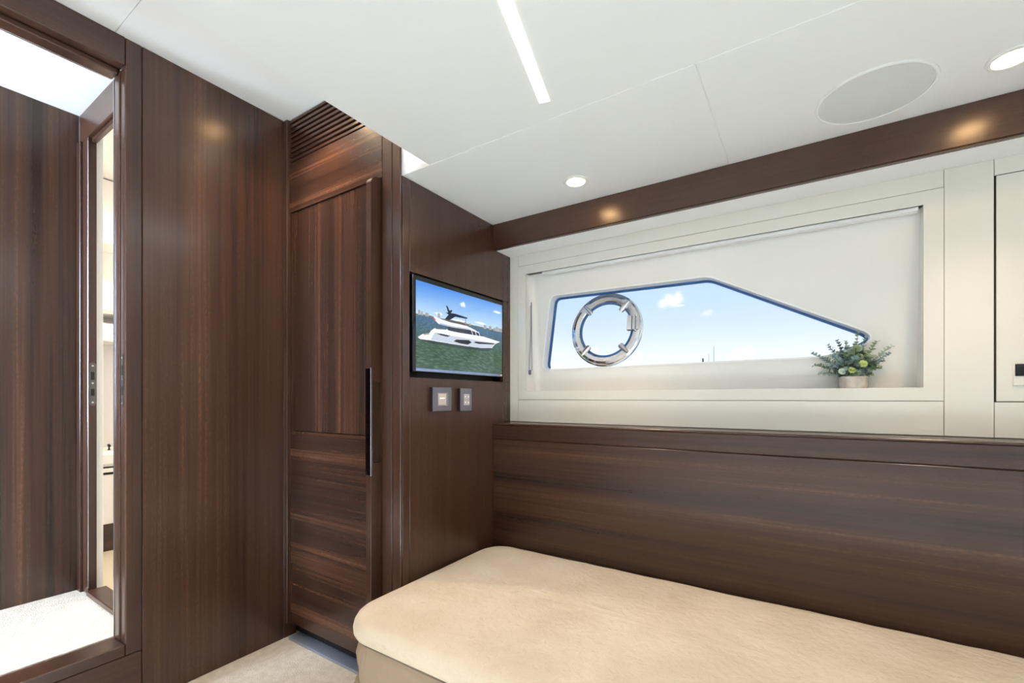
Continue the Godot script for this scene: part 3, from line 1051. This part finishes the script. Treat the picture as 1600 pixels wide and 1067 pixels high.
func frame_yz(st: SurfaceTool, ua: float, ub: float, v0: float, v1: float, y0: float, y1: float, w: float) -> void:
	bx(st, ua, ub, v0, v1, y1 - w, y1, 0.0004)
	bx(st, ua, ub, v0, v1, y0, y0 + w, 0.0004)
	bx(st, ua, ub, v0, v0 + w, y0 + w, y1 - w, 0.0004)
	bx(st, ua, ub, v1 - w, v1, y0 + w, y1 - w, 0.0004)

# ---------------------------------------------------------------- berth
# rounded rectangle, always the same number of points, so that insets can be lofted
func rrect(u0: float, u1: float, v0: float, v1: float, r: float, per := 14, along := 60, across := 22) -> Array:
	var out := []
	var cs := [[u1 - r, v0 + r, -PI / 2], [u1 - r, v1 - r, 0.0], [u0 + r, v1 - r, PI / 2], [u0 + r, v0 + r, PI]]
	for k in 4:
		for i in per + 1:
			var a: float = cs[k][2] + PI / 2 * i / per
			out.append(Vector2(cs[k][0] + r * cos(a), cs[k][1] + r * sin(a)))
		var j := (k + 1) % 4
		var s: Vector2 = out[out.size() - 1]
		var a2: float = cs[j][2]
		var e := Vector2(cs[j][0] + r * cos(a2), cs[j][1] + r * sin(a2))
		var n := across if k % 2 == 0 else along
		for i in range(1, n):
			out.append(s.lerp(e, float(i) / n))
	return out

func loft(st: SurfaceTool, rings: Array, cap := false) -> void:
	# smooth normals come from the surface tool's own grouping
	var n: int = rings[0].size()
	st.set_smooth_group(0)
	for i in rings.size() - 1:
		for k in n:
			var l := (k + 1) % n
			for p in [rings[i][k], rings[i + 1][k], rings[i + 1][l], rings[i][k], rings[i + 1][l], rings[i][l]]:
				st.add_vertex(p)
	if cap:
		var last: Array = rings[rings.size() - 1]
		var c := Vector3.ZERO
		for p in last:
			c += p
		c /= last.size()
		for k in n:
			for p in [last[k], c, last[(k + 1) % n]]:
				st.add_vertex(p)
	st.index()
	st.generate_normals()

func build_bed() -> void:
	var t := thing("single_bed", "single berth with a beige fleece cover along the dark veneer panelling", "bed", P(0.0, 1.3, 0.0))
	var u0 := -1.40
	var u1 := 1.233
	var v0 := 0.905
	var v1 := 1.735
	var nz := noise(1.0, 77, 3)
	# base
	var st := mb()
	var rings := []
	for s in [[0.0, 0.02], [0.0, 0.185], [0.004, 0.2], [0.016, 0.21], [0.2, 0.21]]:
		var ring := []
		for p in rrect(u0 + s[0], u1 + 0.016 - s[0], v0 - 0.012 + s[0], v1 - s[0], maxf(0.13 - s[0], 0.02)):
			ring.append(P(p.x, p.y, s[1]))
		rings.append(ring)
	loft(st, rings, true)
	obj("bed_base", st, M.base_cloth, t)
	# mattress border with gathered folds, strongest round the corner
	st = mb()
	rings = []
	var outline := rrect(u0 + 0.012, u1 - 0.008, v0 + 0.008, v1 - 0.006, 0.11, 60, 200, 60)
	var cen := outline.size()
	for s in 9:
		var f := s / 8.0
		var ring := []
		for i in cen:
			var p: Vector2 = outline[i]
			var tan2: Vector2 = (outline[(i + 1) % cen] - outline[(i - 1 + cen) % cen]).normalized()
			var o := Vector2(tan2.y, -tan2.x)
			var near := clampf(1.35 - p.distance_to(Vector2(u1, v0)) / 0.26, 0.25, 1.0)
			var fold := nz.get_noise_2d(p.x * 44.0 - p.y * 44.0 + f * 0.8, f * 0.35) * 0.017 * near * sin(PI * clampf(f * 0.9 + 0.12, 0.0, 1.0))
			var belly := 0.008 * sin(PI * f)
			ring.append(P(p.x + o.x * (fold + belly), p.y + o.y * (fold + belly), 0.208 + 0.137 * f))
		rings.append(ring)
	loft(st, rings)
	obj("mattress_border", st, M.side_cloth, t)
	# piping
	st = mb()
	var path := []
	for p in rrect(u0 + 0.006, u1 - 0.003, v0 + 0.003, v1 - 0.003, 0.11):
		path.append(P(p.x, p.y, 0.346 + 0.003 * nz.get_noise_2d(p.x * 3.0, p.y * 3.0)))
	tube(st, path, 0.0042, 6, true)
	obj("piping", st, M.welt, t)
	# fleece cover: rounded edge, slightly crowned and uneven
	st = mb()
	rings = []
	for s in [[0.004, 0.347], [-0.005, 0.352], [-0.012, 0.364], [-0.013, 0.380], [-0.009, 0.396], [-0.001, 0.409], [0.009, 0.4175], [0.022, 0.4235], [0.042, 0.428], [0.07, 0.431], [0.11, 0.4335], [0.16, 0.436], [0.22, 0.438], [0.29, 0.4395], [0.355, 0.440], [0.398, 0.440]]:
		var ring := []
		for p in rrect(u0 + s[0], u1 - s[0], v0 + s[0], v1 - s[0], maxf(0.112 - s[0], 0.008)):
			var k: float = clampf(s[0] * 20.0 + 0.2, 0.0, 1.0)
			var yy: float = s[1] + k * (0.004 * nz.get_noise_2d(p.x * 2.5, p.y * 2.5) + 0.0022 * nz.get_noise_2d(p.x * 9.0, p.y * 9.0))
			var far := clampf((p.y - 1.55) / 0.19, 0.0, 1.0)
			var wob := 0.005 * nz.get_noise_2d(p.x * 5.0, 3.0) * far * clampf(1.0 - s[0] * 10.0, 0.0, 1.0)
			ring.append(P(p.x, p.y + wob - 0.003 * far, yy))
		rings.append(ring)
	loft(st, rings, true)
	obj("fleece_cover", st, M.fleece, t)

# ---------------------------------------------------------------- plant on the sill
func leaf(st: SurfaceTool, at: Vector3, dir: Vector3, face: Vector3, ln: float, wd: float) -> void:
	var s := dir.cross(face).normalized()
	var n := s.cross(dir).normalized()
	var row := [[0.0, 0.12, 0.0], [0.22, 0.72, 0.06], [0.5, 1.0, 0.12], [0.78, 0.72, 0.12], [1.0, 0.08, 0.05]]
	for i in row.size() - 1:
		var q := []
		for k in [[i, -1.0], [i, 0.0], [i, 1.0], [i + 1, -1.0], [i + 1, 0.0], [i + 1, 1.0]]:
			var r: Array = row[k[0]]
			q.append(at + dir * ln * r[0] + s * wd * 0.5 * r[1] * k[1] + n * ln * (r[2] + 0.10 * absf(k[1]) * r[1]))
		quad(st, q[0], q[1], q[4], q[3], n)
		quad(st, q[1], q[2], q[5], q[4], n)

func build_plant() -> void:
	rng.seed = 12
	var base := P(-0.132, 1.953, 1.1308)
	var t := thing("potted_eucalyptus", "small eucalyptus plant in a marbled grey pot on the window sill", "plant", base)
	var st := mb()
	var xf := Transform3D(Basis.IDENTITY, base)
	lathe(st, [Vector2(0.0, 0.0), Vector2(0.037, 0.0), Vector2(0.0395, 0.002), Vector2(0.041, 0.04), Vector2(0.0405, 0.0415), Vector2(0.038, 0.0415), Vector2(0.037, 0.034), Vector2(0.0, 0.034)], xf, 40)
	obj("pot", st, M.pot, t)
	st = mb()
	lathe(st, [Vector2(0.037, 0.035), Vector2(0.02, 0.039), Vector2(0.0, 0.040)], xf, 24)
	obj("soil", st, M.soil, t)
	var kinds := ["leaf_blue", "leaf_green", "leaf_pale", "leaf_blue", "leaf_dark", "leaf_green"]
	# long sprays: [du (towards the picture's right is negative), dv, rise]
	var sprays := [[0.115, -0.015, 0.085], [0.108, 0.0, 0.045], [0.095, -0.02, 0.015], [0.07, 0.015, 0.115], [0.045, -0.02, 0.125], [-0.012, -0.01, 0.150], [-0.035, 0.01, 0.135], [-0.06, -0.015, 0.115], [-0.10, 0.0, 0.100], [-0.092, -0.02, 0.075], [-0.08, 0.012, 0.055], [-0.07, -0.025, 0.03], [0.075, -0.03, 0.04], [0.085, 0.01, 0.07], [0.02, 0.02, 0.125], [0.06, -0.035, 0.075], [-0.05, -0.035, 0.05]]
	for k in 30:
		var a := rng.randf() * TAU
		var d := rng.randf_range(0.015, 0.055)
		sprays.append([cos(a) * d, sin(a) * minf(d, 0.035) - 0.006, rng.randf_range(0.05, 0.115) - d * 0.3])
	for k in 14:
		var a := PI + PI * (k + 0.5) / 14.0
		sprays.append([cos(a) * 0.052, sin(a) * 0.030, rng.randf_range(0.008, 0.045)])
	var i := 0
	for s in sprays:
		st = mb()
		var a := base + Vector3(0, 0.038, 0) + Vector3(-s[0] * 0.15, 0, -s[1] * 0.15)
		var e := base + Vector3(-s[0], 0.038 + s[2], -s[1])
		var m := a.lerp(e, 0.5) + Vector3(0, 0.018, 0)
		var pts := []
		for q in 7:
			var f := q / 6.0
			pts.append(a.lerp(m, f).lerp(m.lerp(e, f), f))
		tube(st, pts, 0.0008, 5)
		var sprig := obj("sprig", st, M.stem, t)
		st = mb()
		var n := 9 if i < 17 else 8
		for q in n:
			var f := 0.25 + 0.75 * q / (n - 1.0)
			var p: Vector3 = a.lerp(m, f).lerp(m.lerp(e, f), f)
			var d := (e - a).normalized()
			var turn := rng.randf() * TAU
			var o := d.cross(Vector3.UP if absf(d.y) < 0.9 else Vector3.RIGHT).normalized().rotated(d, turn)
			for side in [-1.0, 1.0]:
				var ld: Vector3 = (o * side + d * 0.55 + Vector3(0, 0.15, 0)).normalized()
				var ln := rng.randf_range(0.013, 0.0195) * (1.25 - 0.55 * f)
				if i >= 17:
					ln *= 1.35
				leaf(st, p, ld, (d + Vector3(0, 0.3, 0.5)).normalized(), ln, ln * 0.95)
		obj("foliage", st, M[kinds[i % kinds.size()]], sprig)
		i += 1
	# two lime rosettes facing the cabin and a bluish one at the top
	for rs in [[0.006, -0.036, 0.062, "leaf_lime", 0.0125], [-0.024, -0.034, 0.082, "leaf_lime", 0.0135], [-0.012, -0.012, 0.135, "leaf_pale", 0.012], [0.034, -0.034, 0.058, "leaf_pale", 0.012]]:
		st = mb()
		var p := base + Vector3(-rs[0], rs[2], -rs[1])
		var face := Vector3(0.15, 0.35, 1).normalized()
		var sx := face.cross(Vector3.UP).normalized()
		for ring in [[9, 0.25, 1.0], [6, 0.8, 0.75], [4, 1.8, 0.5]]:
			for k in ring[0]:
				var a: float = TAU * k / ring[0] + ring[1]
				var o := (sx * cos(a) + sx.cross(face) * sin(a))
				leaf(st, p, (o + face * ring[1] * 0.6).normalized(), face, rs[4] * ring[2], rs[4] * ring[2])
		obj("rosette", st, M[rs[3]], t)

# ---------------------------------------------------------------- fittings
func build_fittings() -> void:
	# downlights; those over the aisle and in the shower room are added fill
	var down := [[0.738, 1.573, 1.922, "round recessed downlight in the ceiling nearest the television wall", 0], [-0.413, 1.577, 1.922, "round recessed downlight beside the large ceiling speaker", 1], [1.657, 1.016, 2.362, "round recessed downlight in the raised ceiling over the passage door", 2], [1.657, 0.10, 2.362, "round recessed downlight in the raised ceiling by the open doorway", 3], [0.95, -0.15, 1.922, "unseen fill downlight added over the aisle by the doorway", 4], [0.0, -0.15, 1.922, "unseen fill downlight added over the middle of the aisle", 5], [-0.95, -0.15, 1.922, "unseen fill downlight added over the aisle near the head wall", 6], [2.95, 1.02, 2.362, "unseen downlight added to brighten the shower room", 7]]
	for d in down:
		var base := P(d[0], d[1], d[2])
		var t := thing("downlight", d[3], "downlight", base, "recessed ceiling downlights")
		var flip := Transform3D(Basis(Vector3.RIGHT, PI), base)
		var st := mb()
		lathe(st, [Vector2(0.034, 0.0002), Vector2(0.035, 0.004), Vector2(0.040, 0.0045), Vector2(0.0455, 0.003), Vector2(0.0465, 0.0002)], flip, 48)
		obj("trim_ring", st, M.ceiling_white, t)
		st = mb()
		lathe(st, [Vector2(0.034, 0.0002), Vector2(0.034, 0.0022), Vector2(0.0, 0.0026)], flip, 40)
		obj("lamp_lens", st, M.lamp_lens, t)
		var e: float = E_BERTH if d[4] < 2 else (E_PASSAGE if d[4] < 4 else E_AISLE_FILL)
		if d[4] == 7:
			spot("downlight_lamp", base + Vector3(0, -0.012, 0), Vector3.DOWN, 1.5, 75.0, Color(1.0, 0.95, 0.88), 0.03)  # added lamp, brightens the shower room
		elif d[4] >= 4:
			spot("downlight_lamp", base + Vector3(0, -0.012, 0), Vector3.DOWN, e, 30.0, Color(0.83, 0.925, 1.0), 0.03)  # added aisle fill, bounced off the carpet to lift the ceiling
		else:
			spot("downlight_lamp", base + Vector3(0, -0.012, 0), Vector3.DOWN, e, 47.0 if d[4] < 2 else 60.0, WARM, 0.03)

	# ceiling speaker
	var sb := P(-0.150, 1.568, 1.922)
	var sp := thing("ceiling_speaker", "large round pale grey speaker grille in the ceiling", "speaker", sb)
	var fx := Transform3D(Basis(Vector3.RIGHT, PI), sb)
	var st2 := mb()
	lathe(st2, [Vector2(0.124, 0.0002), Vector2(0.1245, 0.0035), Vector2(0.128, 0.0045), Vector2(0.1315, 0.0035), Vector2(0.1325, 0.0002)], fx, 80)
	obj("bezel", st2, M.ceiling_white, sp)
	st2 = mb()
	lathe(st2, [Vector2(0.1238, 0.0002), Vector2(0.1238, 0.0022), Vector2(0.09, 0.0028), Vector2(0.0, 0.0032)], fx, 80)
	obj("grille", st2, M.speaker_cloth, sp)

	# linear light, set at a slant in the ceiling panel
	var a := Vector2(0.612, 1.102)
	var b := Vector2(0.287, -0.10)
	var mid := (a + b) / 2
	var len_ := a.distance_to(b)
	var yaw := atan2((a.x - b.x), (a.y - b.y))       # turn from v towards u
	var lt := thing("linear_light", "slim white linear light set at a slant in the ceiling", "ceiling light", P(mid.x, mid.y, 1.922))
	lt.rotation.y = yaw
	var s3 := mb()
	wbox(s3, Vector3(-0.0145, -0.0018, -len_ / 2), Vector3(0.0145, -0.0002, len_ / 2), 0.0003)
	var o := MeshInstance3D.new()
	o.name = "diffuser"
	o.mesh = s3.commit()
	o.material_override = M.led_white
	lt.add_child(o)
	area("linear_light_lamp", P(mid.x, mid.y, 1.9185), Vector3.DOWN, Vector2(0.028, len_ - 0.01), E_STRIP, Color(0.96, 0.98, 1.0), Vector3(-sin(yaw), 0, -cos(yaw)))
	area("companionway_daylight", P(2.4175, -1.425, 1.60), Vector3(0, 0, -1), Vector2(0.6, 1.25), E_LOBBY, COOL)

	# cove light lying on the upper edge of the low ceiling, washing the raised recess
	var cl := thing("cove_light", "slim cove light lying on top of the low ceiling panel edge", "cove light", P(1.1165, 0.05, 1.9505))
	var cs := mb()
	bx(cs, 1.1132, 1.1195, -1.1, 1.15, 1.9505, 1.9545, 0.0005)
	obj("diffuser", cs, M.led_white, cl)
	area("cove_light_lamp", P(1.1165, 0.025, 1.958), Vector3(-0.55, 1.0, 0).normalized(), Vector2(0.006, 2.24), E_COVE, Color(0.97, 0.98, 1.0), Vector3(0, 0, -1))

	# blind: headrail, doubled cord, cleat
	var bl := thing("window_blind", "white blind headrail with a doubled grey cord in the window bay", "blind", P(0.4, 1.925, 1.70))
	var s4 := mb()
	bx(s4, -0.295, 1.075, 1.912, 1.942, 1.6955, 1.7075, 0.001)
	obj("headrail", s4, M.white_plastic, bl)
	s4 = mb()
	bx(s4, 1.1545, 1.1628, 1.926, 1.944, 1.56, 1.585, 0.001)
	var br := obj("cord_bracket", s4, M.white_plastic, bl)
	br.set_meta("label", "small white cord bracket")
	s4 = mb()
	tube(s4, [P(1.154, 1.940, 1.574), P(1.1545, 1.9405, 1.45), P(1.156, 1.935, 1.36), P(1.157, 1.926, 1.24)], 0.0013, 6)
	tube(s4, [P(1.1535, 1.943, 1.573), P(1.154, 1.944, 1.45), P(1.154, 1.9465, 1.36), P(1.153, 1.946, 1.235)], 0.0013, 6)
	obj("cord", s4, M.cord, bl)
	s4 = mb()
	bx(s4, 1.1535, 1.1625, 1.926, 1.944, 1.213, 1.238, 0.003)
	obj("cord_cleat", s4, M.cord, bl)

	# locker door at the right-hand end of the window wall
	var cb := thing("wall_locker", "cream lacquered locker door with a dark push latch", "locker", P(-0.9, 1.9, 1.09))
	var s5 := mb()
	bx(s5, -1.445, -0.4665, 1.9005, 1.9062, 1.0885, 1.7545, 0.001)
	obj("door", s5, M.lacquer, cb)
	s5 = mb()
	bx(s5, -0.56, -0.4985, 1.8955, 1.9004, 1.134, 1.197, 0.003)
	var lp := obj("latch_plate", s5, M.lacquer, cb)
	s5 = mb()
	bx(s5, -0.556, -0.503, 1.8925, 1.8954, 1.162, 1.197, 0.001)
	var lb := obj("latch_button", s5, M.black_gloss, lp)
	lb.set_meta("label", "glossy dark latch button")
	s5 = mb()
	bx(s5, -1.45, -0.463, 1.9064, 1.9069, 1.086, 1.757, 0.0)
	obj("dark_joint", s5, M.dark_gap, cb)

	# shower room things seen through the two doorways
	var vn := thing("vanity_unit", "white vanity unit on a wooden plinth in the shower room", "vanity", P(3.4, 1.0, 0.235))
	var s6 := mb()
	bx(s6, 3.30, 3.6, 0.71, 1.44, 0.2351, 0.39, 0.001)
	obj("plinth", s6, M.wood_frame_h, vn)
	s6 = mb()
	bx(s6, 3.28, 3.6, 0.71, 1.44, 0.391, 0.667, 0.004)
	obj("drawer_front", s6, M.ceramic, vn)
	s6 = mb()
	bx(s6, 3.29, 3.6, 0.71, 1.44, 0.6675, 0.68, 0.0)
	obj("shadow_gap", s6, M.dark_gap, vn)
	s6 = mb()
	bx(s6, 3.275, 3.6, 0.71, 1.44, 0.6805, 0.704, 0.004)
	obj("worktop", s6, M.ceramic, vn)
	s6 = mb()
	bx(s6, 3.29, 3.6, 0.71, 1.44, 0.7045, 0.711, 0.0)
	obj("shadow_gap", s6, M.dark_gap, vn)
	s6 = mb()
	bx(s6, 3.27, 3.6, 0.71, 1.44, 0.7115, 0.80, 0.02)
	obj("basin", s6, M.ceramic, vn)
	var tp := thing("basin_tap", "small dark tap lying low on the white basin", "tap", P(3.33, 0.9, 0.80))
	s6 = mb()
	tube(s6, [P(3.36, 0.91, 0.8), P(3.36, 0.91, 0.825), P(3.33, 0.90, 0.83), P(3.30, 0.895, 0.826)], 0.007, 10)
	obj("spout", s6, M.black_matte, tp)
	var cab := thing("mirror_cabinet", "pale wall cabinet over the vanity in the shower room", "cabinet", P(3.5, 1.0, 1.95))
	s6 = mb()
	bx(s6, 3.38, 3.598, 0.71, 1.44, 1.99, 2.355, 0.003)
	obj("carcass", s6, M.bath_wall, cab)
	var sh := thing("bathroom_shelf", "pale shelf with folded white towels in the shower room", "shelf", P(3.5, 1.0, 1.42))
	s6 = mb()
	bx(s6, 3.34, 3.598, 0.71, 1.44, 1.42, 1.46, 0.006)
	obj("board", s6, M.ceramic, sh)
	s6 = mb()
	bx(s6, 3.34, 3.598, 0.71, 1.44, 1.58, 1.70, 0.02)
	obj("upper_board", s6, M.ceramic, sh)
	var tw := thing("folded_towel", "folded white towel lying on the shelf in the shower room", "towel", P(3.47, 0.95, 1.46))
	s6 = mb()
	bx(s6, 3.37, 3.58, 0.78, 1.10, 1.4601, 1.53, 0.02)
	obj("cloth", s6, M.white_plastic, tw)

	# outside: sea, far masts
	var sea := mb()
	quad(sea, Vector3(-1500, -1.2, -1500), Vector3(1500, -1.2, -1500), Vector3(1500, -1.2, -2.6), Vector3(-1500, -1.2, -2.6), Vector3.UP)
	var so := obj("sea", sea, M.sea)
	so.set_meta("kind", "stuff")
	so.set_meta("label", "open water outside the hull window")
	for q in [[-10.28, 4.55, "short blue sail tip of a far boat", "gasket", 0.25], [-9.67, 5.0, "thin short mast of a far boat", "far_spar", 0.06], [-9.12, 5.85, "thin tall mast of a far boat", "far_spar", 0.08]]:
		var az := deg_to_rad(q[0])
		var dist := 160.0
		var foot := Vector3(sin(az) * dist, -1.2, -cos(az) * dist)
		var top: float = EYE + tan(deg_to_rad(q[1])) * dist
		var mt := thing("sailboat_mast", q[2], "mast", foot)
		var ms := mb()
		tube(ms, [foot, Vector3(foot.x, top, foot.z)], q[4], 8)
		obj("spar", ms, M[q[3]], mt)

const E_BERTH := 0.5
const E_PASSAGE := 0.85
const E_AISLE_FILL := 24.0
const E_COVE := 0.5
const E_STRIP := 0.62
const E_LOBBY := 12.0

func _ready() -> void:
	setup_view()
	setup_materials()
	build_shell()
	build_door()
	build_tv()
	build_switches()
	build_bed()
	build_plant()
	build_fittings()
